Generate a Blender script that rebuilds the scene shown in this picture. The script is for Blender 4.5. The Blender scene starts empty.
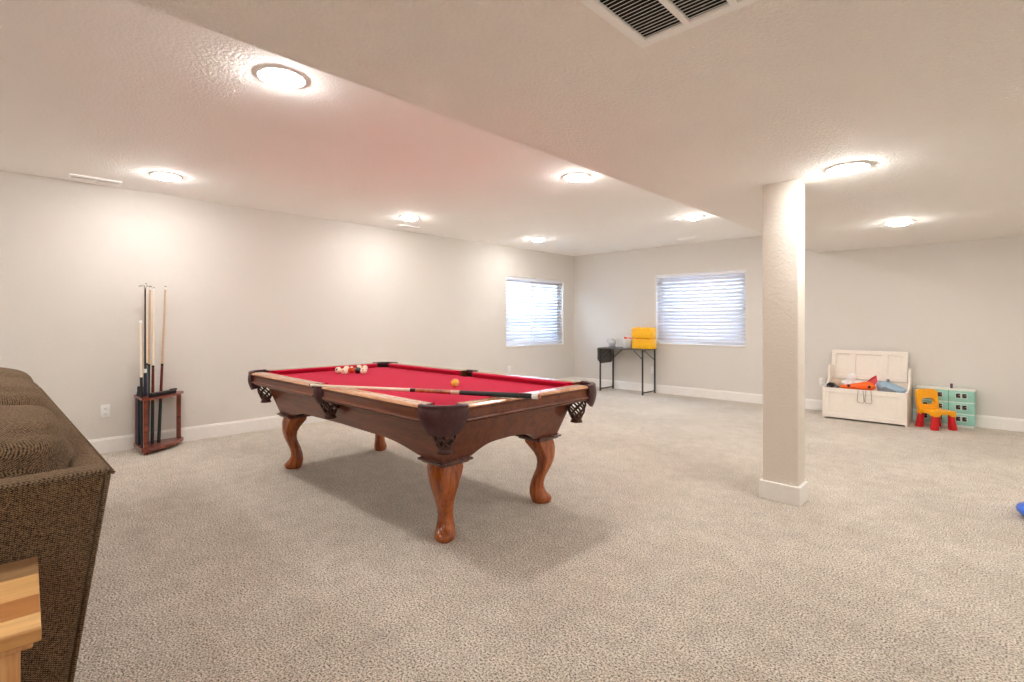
import bpy, bmesh, math, random
from mathutils import Vector, Matrix
random.seed(7)
PI = math.pi
sc = bpy.context.scene
COL = sc.collection

# ------------------------------------------------------------------ camera model (for placing by measured world coordinates)
CAM_H = 1.22
F_PX, HORIZON, YAW = 509.588, 320.673, 0.7652384

XL, YB, XR, YR = -5.958, 7.92, 2.7, -2.4          # left, back, right, rear wall planes
H_UP, H_LOW, X_SOF = 2.463, 2.152, -1.831         # upper ceiling, dropped ceiling, edge of the drop

# ------------------------------------------------------------------ materials
def lin(c):
    return tuple(((v/255.0)/12.92 if v/255.0 <= .04045 else ((v/255.0+.055)/1.055)**2.4) for v in c) + (1.0,)

class NT:
    def __init__(s, name):
        s.m = bpy.data.materials.new(name); s.m.use_nodes = True
        s.t = s.m.node_tree; s.n = s.t.nodes; s.l = s.t.links
        s.b = s.n['Principled BSDF']; s.out = s.n['Material Output']
    def node(s, typ, **kw):
        nd = s.n.new(typ)
        for k, v in kw.items():
            if k in nd.inputs: nd.inputs[k].default_value = v
            else: setattr(nd, k, v)
        return nd
    def link(s, a, b): s.l.new(a, b)
    def coords(s, scale=(1,1,1), kind='Object', rot=(0,0,0)):
        tc = s.node('ShaderNodeTexCoord'); mp = s.node('ShaderNodeMapping')
        mp.inputs['Scale'].default_value = scale; mp.inputs['Rotation'].default_value = rot
        s.link(tc.outputs[kind], mp.inputs['Vector']); return mp.outputs['Vector']
    def ramp(s, fac, stops):
        r = s.node('ShaderNodeValToRGB'); e = r.color_ramp.elements
        while len(e) < len(stops): e.new(.5)
        for el, (p, c) in zip(e, stops): el.position = p; el.color = c
        s.link(fac, r.inputs['Fac']); return r.outputs['Color']
    def bump(s, h, strength=.3, dist=.002):
        b = s.node('ShaderNodeBump'); b.inputs['Strength'].default_value = strength; b.inputs['Distance'].default_value = dist
        s.link(h, b.inputs['Height']); s.link(b.outputs['Normal'], s.b.inputs['Normal'])

def plain(name, rgb, rough=.5, metal=0.0, coat=0.0, spec=.5, var=.05, scale=30):
    """one colour with a faint procedural variation"""
    t = NT(name); c = lin(rgb)
    nz = t.node('ShaderNodeTexNoise', Scale=scale, Detail=3.0)
    t.link(t.coords(), nz.inputs['Vector'])
    lo = tuple(v*(1-var) for v in c[:3])+(1,); hi = tuple(min(1, v*(1+var)) for v in c[:3])+(1,)
    t.link(t.ramp(nz.outputs['Fac'], [(.3, lo), (.7, hi)]), t.b.inputs['Base Color'])
    t.b.inputs['Roughness'].default_value = rough; t.b.inputs['Metallic'].default_value = metal
    t.b.inputs['Coat Weight'].default_value = coat; t.b.inputs['Specular IOR Level'].default_value = spec
    return t.m

def wood(name, dark, mid, light, axis='X', rough=.3, coat=.3, scale=1.0, rings=9.0):
    t = NT(name)
    sc_ = {'X': (1.2, 14, 14), 'Y': (14, 1.2, 14), 'Z': (14, 14, 1.2)}[axis]
    v = t.coords(tuple(q*scale for q in sc_))
    n1 = t.node('ShaderNodeTexNoise', Scale=1.6, Detail=6.0, Distortion=.6); t.link(v, n1.inputs['Vector'])
    n2 = t.node('ShaderNodeTexNoise', Scale=rings, Detail=4.0); t.link(v, n2.inputs['Vector'])
    mx = t.node('ShaderNodeMath', operation='MULTIPLY_ADD'); mx.inputs[1].default_value = .45
    t.link(n2.outputs['Fac'], mx.inputs[0]); 
    m2 = t.node('ShaderNodeMath', operation='MULTIPLY'); m2.inputs[1].default_value = .6; t.link(n1.outputs['Fac'], m2.inputs[0])
    t.link(m2.outputs[0], mx.inputs[2])
    t.link(t.ramp(mx.outputs[0], [(.34, lin(dark)), (.52, lin(mid)), (.70, lin(light))]), t.b.inputs['Base Color'])
    t.b.inputs['Roughness'].default_value = rough; t.b.inputs['Coat Weight'].default_value = coat; t.b.inputs['Coat Roughness'].default_value = .15
    t.bump(n2.outputs['Fac'], .03, .0006)
    return t.m

def painted(name, rgb, bscale, bstr, bdist, rough=.85):
    t = NT(name); v = t.coords()
    n1 = t.node('ShaderNodeTexNoise', Scale=bscale, Detail=4.0, Roughness=.6); t.link(v, n1.inputs['Vector'])
    r = t.node('ShaderNodeValToRGB'); r.color_ramp.elements[0].position = .42; r.color_ramp.elements[1].position = .6
    t.link(n1.outputs['Fac'], r.inputs['Fac'])
    n2 = t.node('ShaderNodeTexNoise', Scale=.7, Detail=2.0); t.link(v, n2.inputs['Vector'])
    c = lin(rgb); t.link(t.ramp(n2.outputs['Fac'], [(.3, tuple(q*.98 for q in c[:3])+(1,)), (.7, c)]), t.b.inputs['Base Color'])
    t.b.inputs['Roughness'].default_value = rough; t.b.inputs['Specular IOR Level'].default_value = .25
    t.bump(r.outputs['Color'], bstr, bdist)
    return t.m

def carpet_mat():
    t = NT('carpet_pile'); v = t.coords()
    a = t.node('ShaderNodeTexNoise', Scale=125.0, Detail=4.0, Roughness=.7); t.link(v, a.inputs['Vector'])
    b = t.node('ShaderNodeTexVoronoi', Scale=120.0); t.link(v, b.inputs['Vector'])
    big = t.node('ShaderNodeTexNoise', Scale=1.3, Detail=3.0); t.link(v, big.inputs['Vector'])
    big2 = t.node('ShaderNodeTexNoise', Scale=9.0, Detail=4.0, Roughness=.65); t.link(v, big2.inputs['Vector'])
    c1 = t.ramp(a.outputs['Fac'], [(.36, lin((56, 48, 40))), (.47, lin((199, 187, 171))), (.58, lin((252, 245, 233)))])
    c2 = t.ramp(big.outputs['Fac'], [(.3, (.84, .83, .82, 1)), (.7, (1, 1, 1, 1))])
    c3 = t.ramp(big2.outputs['Fac'], [(.32, (.84, .83, .82, 1)), (.62, (1, 1, 1, 1))])
    def mul(p, q):
        m = t.node('ShaderNodeMix', data_type='RGBA', blend_type='MULTIPLY'); m.inputs[0].default_value = 1
        t.link(p, m.inputs[6]); t.link(q, m.inputs[7]); return m.outputs[2]
    t.link(mul(mul(c1, c2), c3), t.b.inputs['Base Color'])
    t.b.inputs['Roughness'].default_value = 1.0; t.b.inputs['Specular IOR Level'].default_value = .05
    t.b.inputs['Sheen Weight'].default_value = .15
    s = t.node('ShaderNodeMath', operation='ADD'); t.link(a.outputs['Fac'], s.inputs[0]); t.link(b.outputs['Distance'], s.inputs[1])
    t.bump(s.outputs[0], .8, .006)
    return t.m

def fabric_mat(name, lo, hi, sheen=.5):
    t = NT(name); v = t.coords((1, 1, 1), rot=(.5, .6, .7))
    w = t.node('ShaderNodeTexWave', Scale=90.0, Distortion=1.6); w.inputs['Detail'].default_value = 3; w.inputs['Detail Scale'].default_value = 3
    t.link(v, w.inputs['Vector'])
    w2 = t.node('ShaderNodeTexWave', Scale=78.0, Distortion=2.0, bands_direction='Z'); t.link(v, w2.inputs['Vector'])
    n = t.node('ShaderNodeTexNoise', Scale=170.0, Detail=4.0); t.link(v, n.inputs['Vector'])
    m = t.node('ShaderNodeMath', operation='MULTIPLY'); t.link(w.outputs['Fac'], m.inputs[0]); t.link(w2.outputs['Fac'], m.inputs[1])
    ad = t.node('ShaderNodeMath', operation='MULTIPLY_ADD'); ad.inputs[1].default_value = .6
    t.link(m.outputs[0], ad.inputs[0]); t.link(n.outputs['Fac'], ad.inputs[2])
    t.link(t.ramp(ad.outputs[0], [(.42, lin(lo)), (.95, lin(hi))]), t.b.inputs['Base Color'])
    t.b.inputs['Roughness'].default_value = .95; t.b.inputs['Specular IOR Level'].default_value = .1
    t.b.inputs['Sheen Weight'].default_value = sheen; t.b.inputs['Sheen Roughness'].default_value = .45
    t.b.inputs['Sheen Tint'].default_value = lin((232, 208, 180))
    t.bump(ad.outputs[0], .9, .006)
    return t.m

def cloth_red():
    t = NT('red_felt'); v = t.coords()
    n = t.node('ShaderNodeTexNoise', Scale=220.0, Detail=3.0); t.link(v, n.inputs['Vector'])
    t.link(t.ramp(n.outputs['Fac'], [(.3, lin((176, 2, 48))), (.7, lin((200, 8, 62)))]), t.b.inputs['Base Color'])
    t.b.inputs['Roughness'].default_value = .9; t.b.inputs['Specular IOR Level'].default_value = .15
    t.b.inputs['Sheen Weight'].default_value = .25; t.b.inputs['Sheen Tint'].default_value = lin((255, 120, 140))
    t.bump(n.outputs['Fac'], .15, .001)
    return t.m

def glass_mat():
    t = NT('window_glass')
    tr = t.node('ShaderNodeBsdfTransparent'); gl = t.node('ShaderNodeBsdfGlossy', Roughness=.02)
    mx = t.node('ShaderNodeMixShader'); mx.inputs[0].default_value = .05
    t.link(tr.outputs[0], mx.inputs[1]); t.link(gl.outputs[0], mx.inputs[2])
    t.link(mx.outputs[0], t.out.inputs['Surface'])
    return t.m

def emit_mat(name, rgb, strength):
    t = NT(name)
    t.b.inputs['Base Color'].default_value = (1, 1, 1, 1)
    t.b.inputs['Emission Color'].default_value = rgb + (1,)
    t.b.inputs['Emission Strength'].default_value = strength
    return t.m

def plank_mat():
    """strips of differently toned boards running across the end table"""
    t = NT('mixed_tone_planks'); tc = t.node('ShaderNodeTexCoord')
    sp = t.node('ShaderNodeSeparateXYZ'); t.link(tc.outputs['Object'], sp.inputs[0])
    mr = t.node('ShaderNodeMapRange'); mr.inputs['From Min'].default_value = -.225; mr.inputs['From Max'].default_value = .225
    t.link(sp.outputs['X'], mr.inputs['Value'])
    r = t.node('ShaderNodeValToRGB'); r.color_ramp.interpolation = 'CONSTANT'; e = r.color_ramp.elements
    stops = [(0, (150, 116, 80)), (.17, (158, 124, 86)), (.30, (226, 180, 118)), (.58, (190, 130, 72)), (.80, (232, 186, 122)), (.95, (205, 152, 92))]
    while len(e) < len(stops): e.new(.5)
    for el, (p, c) in zip(e, stops): el.position = p; el.color = lin(c)
    t.link(mr.outputs[0], r.inputs['Fac'])
    mp = t.node('ShaderNodeMapping'); mp.inputs['Scale'].default_value = (28, 3, 28); t.link(tc.outputs['Object'], mp.inputs['Vector'])
    n = t.node('ShaderNodeTexNoise', Scale=2.0, Detail=6.0, Distortion=.8); t.link(mp.outputs[0], n.inputs['Vector'])
    g = t.ramp(n.outputs['Fac'], [(.3, (.72, .66, .6, 1)), (.65, (1, 1, 1, 1))])
    m = t.node('ShaderNodeMix', data_type='RGBA', blend_type='MULTIPLY'); m.inputs[0].default_value = .8
    t.link(r.outputs['Color'], m.inputs[6]); t.link(g, m.inputs[7]); t.link(m.outputs[2], t.b.inputs['Base Color'])
    t.b.inputs['Roughness'].default_value = .38
    return t.m

M = dict(
    wall=painted('wall_paint', (219, 215, 209), 70, .16, .003),
    ceil=painted('ceiling_paint', (252, 251, 249), 60, .34, .005),
    soff=painted('dropped_ceiling_paint', (248, 245, 241), 60, .6, .006),
    pillar=painted('pillar_paint', (228, 221, 211), 60, .28, .004),
    trim=plain('white_trim', (236, 234, 230), .45, var=.02),
    carpet=carpet_mat(),
    white=plain('white_plastic', (238, 238, 236), .4, var=.02),
    vent=plain('vent_enamel', (253, 253, 252), .4, var=.005),
    vinyl=plain('white_vinyl', (236, 238, 242), .35, var=.02),
    slat=plain('white_blind_slat', (236, 238, 246), .4, var=.02),
    glass=glass_mat(),
    lens=emit_mat('lamp_lens', (1.0, .975, .945), 39.0),
    dark=plain('dark_void', (28, 26, 25), .8),
    well=plain('galvanised_well', (214, 218, 230), .55, metal=0, var=.06, scale=6),
    soil=plain('well_gravel', (150, 145, 138), .95, var=.3, scale=40),
    felt=cloth_red(),
    rail=wood('rail_top_sheen', (170, 108, 70), (206, 148, 106), (230, 180, 138), 'X', .22, .5),  # rail wood made paler, with reflected sheen painted into the tone
    wal=wood('cabinet_cherry', (84, 38, 18), (112, 56, 29), (134, 72, 40), 'X', .32, .15),
    leg=wood('leg_cherry', (104, 46, 12), (156, 78, 24), (190, 104, 40), 'Z', .25, .5),
    capw=wood('dark_cherry_moulding', (50, 20, 10), (82, 36, 18), (120, 62, 34), 'X', .22, .5),
    leather=plain('oxblood_leather', (70, 34, 38), .42, var=.25, scale=60),
    net=plain('woven_leather', (72, 36, 26), .45, var=.3, scale=80),
    dot=plain('pearl_dot', (60, 30, 22), .3),
    ivory=plain('ivory_ball', (246, 236, 212), .12, coat=.5, var=.01),
    b_or=plain('orange_ball', (236, 84, 30), .12, coat=.5, var=.01),
    b_bk=plain('black_ball', (16, 16, 18), .12, coat=.5),
    b_gr=plain('green_ball', (30, 66, 44), .12, coat=.5),
    b_mr=plain('maroon_ball', (110, 30, 34), .12, coat=.5),
    b_pk=plain('salmon_ball', (226, 120, 90), .12, coat=.5),
    b_yl=plain('yellow_ball', (246, 190, 30), .12, coat=.5, var=.01),
    shaft=plain('maple_shaft', (240, 226, 204), .3, coat=.3, var=.03),
    shaftt=plain('tan_shaft', (206, 172, 140), .3, coat=.3, var=.05),
    brown=wood('cue_forearm', (110, 50, 22), (172, 92, 46), (206, 128, 70), 'X', .25, .5),
    redw=wood('cue_redwood', (66, 22, 14), (100, 36, 24), (130, 54, 34), 'Z', .25, .5),
    rackw=wood('rack_mahogany', (78, 28, 16), (120, 50, 30), (156, 78, 50), 'Y', .3, .4),
    black=plain('black_lacquer', (22, 22, 24), .3, coat=.3),
    wrap=plain('dark_green_wrap', (32, 44, 42), .6, var=.2, scale=200),
    grey=plain('grey_wrap', (108, 108, 108), .5, var=.1),
    navy=plain('navy_case', (26, 32, 54), .55, var=.15),
    purple=plain('dark_purple_case', (56, 28, 58), .55, var=.15),
    chrome=plain('brushed_steel', (190, 190, 190), .25, metal=1.0),
    bristle=plain('black_bristle', (26, 22, 22), .9, var=.3, scale=150),
    sofa=fabric_mat('brown_chenille', (20, 15, 11), (164, 132, 100), .4),
    plank=plank_mat(),
    pine=wood('pine_leg', (170, 112, 62), (206, 150, 94), (226, 178, 124), 'Z', .4, .1),
    ttop=plain('charcoal_table_top', (92, 88, 84), .5, var=.08),
    tmet=plain('dark_grey_steel', (60, 62, 64), .45, metal=.5),
    benchw=plain('white_painted_wood', (238, 230, 220), .45, var=.02),
    rope=plain('grey_rope', (130, 122, 112), .8, var=.1),
    ybrick=plain('yellow_plastic', (250, 186, 10), .35, var=.03),
    yseat=plain('amber_plastic', (250, 172, 12), .35, var=.03),
    red=plain('red_plastic', (206, 16, 26), .35, var=.03),
    orange=plain('orange_plastic', (246, 104, 18), .35, var=.04),
    pink=plain('pink_plastic', (238, 92, 104), .4, var=.05),
    bluegrey=plain('pale_blue_plastic', (150, 176, 196), .45, var=.12, scale=12),
    slate=plain('slate_blue_plastic', (128, 134, 142), .5, var=.1),
    teal=plain('teal_plastic', (152, 208, 194), .45, var=.05),
    tealt=plain('cream_teal_trim', (232, 238, 230), .45, var=.03),
    pdark=plain('toy_dark_pane', (48, 40, 40), .4, var=.2),
    purp=plain('plum_plastic', (96, 62, 84), .5),
    greyp=plain('silver_grey_plastic', (196, 196, 194), .35, var=.1),
    beige=plain('beige_plush', (214, 190, 166), .9, var=.1),
    plush=plain('white_plush', (240, 238, 238), .95, var=.05),
    blue=plain('blue_plastic', (18, 96, 214), .15, coat=.6, var=.03),
    green=plain('dark_green_plastic', (50, 110, 84), .4, var=.1),
)

# ------------------------------------------------------------------ mesh helpers
class MB:
    def __init__(s): s.bm = bmesh.new(); s.mats = []
    def mi(s, m):
        if m not in s.mats: s.mats.append(m)
        return s.mats.index(m)
    def _tag(s, faces, m, smooth=False):
        i = s.mi(m)
        for f in faces: f.material_index = i; f.smooth = smooth
    def box(s, x0, x1, y0, y1, z0, z1, m, bev=0.0, seg=2, mat=None):
        b = bmesh.new(); bmesh.ops.create_cube(b, size=1)
        for v in b.verts:
            v.co = Vector(((x0+x1)/2+v.co.x*(x1-x0), (y0+y1)/2+v.co.y*(y1-y0), (z0+z1)/2+v.co.z*(z1-z0)))
        if bev > 0: bmesh.ops.bevel(b, geom=b.edges[:], offset=bev, segments=seg, affect='EDGES', profile=.5)
        if mat is not None: bmesh.ops.transform(b, matrix=mat, verts=b.verts[:])
        return s.add(b, m, bev > 0 and seg > 2)
    def add(s, b, m, smooth=False):
        me = bpy.data.meshes.new('tmp'); b.to_mesh(me); b.free()
        n0 = len(s.bm.faces); s.bm.from_mesh(me); bpy.data.meshes.remove(me)
        s.bm.faces.ensure_lookup_table(); s._tag(s.bm.faces[n0:], m, smooth); return s
    def loft(s, rings, m, smooth=True, cap=True, closed=True, loop=False):
        R = [[s.bm.verts.new(p) for p in r] for r in rings]; fs = []
        n = len(R[0]); K = len(R)
        for i in range(K if loop else K-1):
            A, B = R[i], R[(i+1) % K]
            for j in range(n if closed else n-1):
                k = (j+1) % n; fs.append(s.bm.faces.new((A[j], A[k], B[k], B[j])))
        if cap and closed and not loop:
            fs.append(s.bm.faces.new(R[0][::-1])); fs.append(s.bm.faces.new(R[-1]))
        s._tag(fs, m, smooth); return s
    def lathe(s, prof, m, seg=32, mat=None, smooth=True, cap=True, a0=0, a1=2*PI):
        full = abs(a1-a0-2*PI) < 1e-6
        rings = []
        for r, z in prof:
            ring = []
            for i in range(seg if full else seg+1):
                a = a0+(a1-a0)*i/seg
                p = Vector((r*math.cos(a), r*math.sin(a), z)); ring.append(mat @ p if mat is not None else p)
            rings.append(ring)
        return s.loft(rings, m, smooth, cap, full)
    def tube(s, pts, r, m, seg=8, loop=False, smooth=True):
        pts = [Vector(p) for p in pts]; rings = []; n = len(pts)
        up = Vector((0, 0, 1)); prev = None
        for i, p in enumerate(pts):
            a = pts[i-1] if (i > 0 or loop) else p; b = pts[(i+1) % n] if (i < n-1 or loop) else p
            t = (b-a).normalized()
            ref = prev if prev is not None else (up if abs(t.z) < .95 else Vector((1, 0, 0)))
            u = t.cross(ref).normalized() if prev is None else (prev-t*prev.dot(t)).normalized()
            if prev is None: pass
            prev = u; v = t.cross(u)
            rr = r[i] if isinstance(r, (list, tuple)) else r
            rings.append([p+u*rr*math.cos(2*PI*j/seg)+v*rr*math.sin(2*PI*j/seg) for j in range(seg)])
        return s.loft(rings, m, smooth, True, True, loop)
    def prism(s, poly, z0, z1, m, mat=None, bev=0.0, seg=2, smooth=False):
        b = bmesh.new()
        lo = [b.verts.new((x, y, z0)) for x, y in poly]; hi = [b.verts.new((x, y, z1)) for x, y in poly]
        n = len(poly)
        b.faces.new(lo[::-1]); b.faces.new(hi)
        for i in range(n): b.faces.new((lo[i], lo[(i+1) % n], hi[(i+1) % n], hi[i]))
        bmesh.ops.recalc_face_normals(b, faces=b.faces[:])
        if bev > 0: bmesh.ops.bevel(b, geom=b.edges[:], offset=bev, segments=seg, affect='EDGES', profile=.5)
        if mat is not None: bmesh.ops.transform(b, matrix=mat, verts=b.verts[:])
        return s.add(b, m, smooth)
    def sphere(s, c, r, m, seg=24, rings=14, mat=None):
        b = bmesh.new(); bmesh.ops.create_uvsphere(b, u_segments=seg, v_segments=rings, radius=1)
        rr = r if isinstance(r, (tuple, list)) else (r, r, r)
        for v in b.verts: v.co = Vector((v.co.x*rr[0], v.co.y*rr[1], v.co.z*rr[2]))
        T = Matrix.Translation(Vector(c)) @ (mat if mat is not None else Matrix.Identity(4))
        bmesh.ops.transform(b, matrix=T, verts=b.verts[:])
        return s.add(b, m, True)
    def build(s, name, parent=None, fix=True):
        if fix: bmesh.ops.recalc_face_normals(s.bm, faces=s.bm.faces[:])
        me = bpy.data.meshes.new(name); s.bm.to_mesh(me); s.bm.free()
        for m in s.mats: me.materials.append(m)
        o = bpy.data.objects.new(name, me); COL.objects.link(o)
        if parent is not None: o.parent = parent
        return o

def tag(o, label, cat, group=None, kind=None):
    o['label'] = label; o['category'] = cat
    if group: o['group'] = group
    if kind: o['kind'] = kind
    return o
def thing(name, label, cat, loc=(0, 0, 0), rz=0.0, group=None):
    o = bpy.data.objects.new(name, None); COL.objects.link(o); o.empty_display_size = .1
    o.location = loc; o.rotation_euler = (0, 0, rz)
    return tag(o, label, cat, group)
def struct(o):
    o['kind'] = 'structure'; return o
def copy_tree(o, parent=None):
    c = o.copy(); COL.objects.link(c)
    if parent is not None: c.parent = parent
    for ch in list(o.children): copy_tree(ch, c)
    return c
def shade_auto(o, ang=40):
    for p in o.data.polygons: p.use_smooth = True
    try: o.data.set_sharp_from_angle(angle=math.radians(ang))
    except Exception: pass
    return o

# ------------------------------------------------------------------ room shell
b = MB(); b.box(XL-.15, XR+.15, YR-.15, YB+.15, -.12, 0, M['carpet']); o = struct(b.build('floor'))
b = MB(); b.box(XL-.15, X_SOF, YR-.15, YB+.15, H_UP, H_UP+.12, M['ceil']); struct(b.build('ceiling'))
b = MB(); b.box(X_SOF, XR+.15, YR-.15, YB+.15, H_LOW, H_UP+.12, M['soff']); struct(b.build('ceiling_lower'))

W1 = (6.059, 7.606, .770, 1.975)      # left wall window: y0,y1,z0,z1
W2 = (-4.228, -2.755, .822, 1.995)    # back wall window: x0,x1,z0,z1
WT = .15
b = MB()
y0, y1, z0, z1 = W1
b.box(XL-WT, XL, YR-.15, y0, 0, H_UP, M['wall']); b.box(XL-WT, XL, y1, YB+WT, 0, H_UP, M['wall'])
b.box(XL-WT, XL, y0, y1, 0, z0, M['wall']); b.box(XL-WT, XL, y0, y1, z1, H_UP, M['wall'])
struct(b.build('wall_left'))
b = MB(); x0, x1, z0, z1 = W2
b.box(XL, x0, YB, YB+WT, 0, H_UP, M['wall']); b.box(x1, XR+.15, YB, YB+WT, 0, H_UP, M['wall'])
b.box(x0, x1, YB, YB+WT, 0, z0, M['wall']); b.box(x0, x1, YB, YB+WT, z1, H_UP, M['wall'])
struct(b.build('wall_back'))
b = MB(); b.box(XR, XR+.15, YR-.15, YB, 0, H_LOW, M['wall']); struct(b.build('wall_right'))
b = MB(); b.box(XL, XR, YR-.15, YR, 0, H_UP, M['wall']); struct(b.build('wall_rear'))

def base_profile(h=.14, t=.015):
    return [(0, 0), (t, 0), (t, h-.02), (t-.004, h-.012), (t-.005, h-.004), (t-.009, h), (0, h)]
def baseboard(name, p0, p1, nrm):
    b = MB(); p0 = Vector(p0); p1 = Vector(p1); n = Vector(nrm)
    b.loft([[p+n*u+Vector((0, 0, w)) for u, w in base_profile()] for p in (p0, p1)], M['trim'], False)
    struct(b.build(name))
baseboard('baseboard_left', (XL, YR, 0), (XL, YB, 0), (1, 0, 0))
baseboard('baseboard_back', (XL+.015, YB, 0), (XR, YB, 0), (0, -1, 0))
baseboard('baseboard_right', (XR, YB-.015, 0), (XR, YR, 0), (-1, 0, 0))
baseboard('baseboard_rear', (XR-.015, YR, 0), (XL+.015, YR, 0), (0, 1, 0))

# pillar with its base trim
PX, PY = (-1.188, -.966), (3.727, 3.890)
b = MB(); b.box(PX[0], PX[1], PY[0], PY[1], 0, H_LOW, M['pillar'], .006, 3); pil = struct(b.build('pillar'))
b = MB(); t = .017
b.box(PX[0]-t, PX[1]+t, PY[0]-t, PY[1]+t, 0, .125, M['trim'], .004, 2)
pb = b.build('pillar_base', pil)

# ------------------------------------------------------------------ windows (frame local: u along wall, n into the room)
def make_window(idx, org, u, n, w, h):
    """org = lower left corner on the room side wall plane; u along the wall; n points into the room"""
    u, n, org = Vector(u), Vector(n), Vector(org); z = Vector((0, 0, 1))
    T = Matrix((( u.x, -n.x, 0, org.x), (u.y, -n.y, 0, org.y), (0, 0, 1, org.z), (0, 0, 0, 1)))   # x along, y outwards, z up
    def fin(mb, name, par):
        bmesh.ops.transform(mb.bm, matrix=T, verts=mb.bm.verts[:]); return mb.build(name, par)
    f = MB(); d0, d1 = .085, .145; fw = .045
    f.box(0, fw, d0, d1, 0, h, M['vinyl'], .004); f.box(w-fw, w, d0, d1, 0, h, M['vinyl'], .004)
    f.box(fw, w-fw, d0, d1, 0, fw, M['vinyl'], .004); f.box(fw, w-fw, d0, d1, h-fw, h, M['vinyl'], .004)
    win = struct(fin(f, 'window_%d' % idx, None))
    for k in range(2):
        a, c = (fw, w/2+.02) if k == 0 else (w/2-.02, w-fw)
        dd = .118 if k == 0 else .098
        s = MB(); sw = .038
        s.box(a, a+sw, dd-.012, dd+.012, fw, h-fw, M['vinyl'], .003); s.box(c-sw, c, dd-.012, dd+.012, fw, h-fw, M['vinyl'], .003)
        s.box(a+sw, c-sw, dd-.012, dd+.012, fw, fw+sw, M['vinyl'], .003); s.box(a+sw, c-sw, dd-.012, dd+.012, h-fw-sw, h-fw, M['vinyl'], .003)
        so = fin(s, 'window_sash', win)
        g = MB(); g.box(a+sw, c-sw, dd-.003, dd+.003, fw+sw, h-fw-sw, M['glass']); fin(g, 'window_pane', so)
    s = MB(); s.box(.0, w, -.014, .085, 0, .022, M['trim'], .004)
    fin(s, 'window_sill', win)
    s = MB(); s.box(0, .008, .0, .085, .022, h-.0, M['trim']); s.box(w-.008, w, 0, .085, .022, h, M['trim']); s.box(.008, w-.008, 0, .085, h-.008, h, M['trim'])
    fin(s, 'window_jamb', win)
    return T, fin
def make_blind(T, w, h, tilt, label, pitch=.056, sw=.062, wand=None, cordx=None):
    root = thing('window_blind', label, 'blind', T @ Vector((w/2, .045, h)))
    inv = Matrix.Translation(-Vector(root.location))
    def fin(mb, name, par=root):
        bmesh.ops.transform(mb.bm, matrix=inv @ T, verts=mb.bm.verts[:]); return mb.build(name, par)
    hr = MB(); hr.box(.012, w-.012, .012, .075, h-.058, h-.010, M['slat'], .004); fin(hr, 'headrail')
    sl = MB(); n = int((h-.14)/pitch); zb = .075
    for i in range(n):
        zz = zb+.035+i*pitch
        if zz > h-.07: break
        c, s_ = math.cos(tilt), math.sin(tilt)
        r = []
        for xx in (.014, w-.014):
            r.append([Vector((xx, .045+c*q*sw/2-s_*e, zz+s_*q*sw/2+c*e)) for q, e in ((-1, -.0015), (-.4, .0015), (.4, .0015), (1, -.0015), (1, -.0035), (.4, -.0005), (-.4, -.0005), (-1, -.0035))])
        sl.loft(r, M['slat'], True)
    fin(sl, 'blind_slats')
    br = MB(); br.box(.014, w-.014, .022, .070, .05, .076, M['slat'], .006, 3); fin(br, 'bottom_rail')
    for q in (.12, .5, .88):
        l = MB()
        for dy in (.016, .074): l.tube([(w*q, dy, .06), (w*q, dy, h-.03)], .0012, M['slat'], 6)
        fin(l, 'ladder_cord')
    if cordx is not None:
        l = MB(); l.tube([(cordx, .006, h-.03), (cordx, .006, h*.42)], .0018, M['white'], 6); l.sphere((cordx, .006, h*.42-.015), (.006, .006, .016), M['white'], 10, 8); fin(l, 'lift_cord')
    return root
T1, _ = make_window(1, (XL, W1[0], W1[2]), (0, 1, 0), (1, 0, 0), W1[1]-W1[0], W1[3]-W1[2])
make_blind(T1, W1[1]-W1[0], W1[3]-W1[2], math.radians(36), 'white horizontal slat blind with open slats on the left wall window', cordx=W1[1]-W1[0]-.12)
T2, _ = make_window(2, (W2[0], YB, W2[2]), (1, 0, 0), (0, -1, 0), W2[1]-W2[0], W2[3]-W2[2])
make_blind(T2, W2[1]-W2[0], W2[3]-W2[2], math.radians(54), 'white slat blind on the back wall window above the toy bricks', cordx=W2[1]-W2[0]-.07)

def window_well(idx, T, w, top):
    """corrugated half round well outside the window with a gravel bottom, open to the sky"""
    b = MB(); R = w/2+.12; n = 40; zs = [-.35+i*.0125 for i in range(int((top+.35)/.0125))]
    rings = []
    for z in zs:
        rr = .012*math.sin(2*PI*z/.075); ring = []
        for i in range(n+1):
            a = PI*i/n
            ring.append(T @ Vector((w/2-(R+rr)*math.cos(a), .15+(.75+rr)*math.sin(a), z)))
        rings.append(ring)
    b.loft(rings, M['well'], True, False, False)
    o = struct(b.build('trim_%d' % idx, fix=False))  # corrugated wall of the window well
    b = MB(); b.lathe([(.001, -.36), (R+.05, -.36)], M['soil'], 32, T @ Matrix.Translation((w/2, .15, 0)) @ Matrix.Diagonal((1, .8/R, 1, 1)), False, False, 0, PI)
    b.build('well_floor', o)
window_well(1, T1, W1[1]-W1[0], 1.30); window_well(2, T2, W2[1]-W2[0], 1.40)

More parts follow.
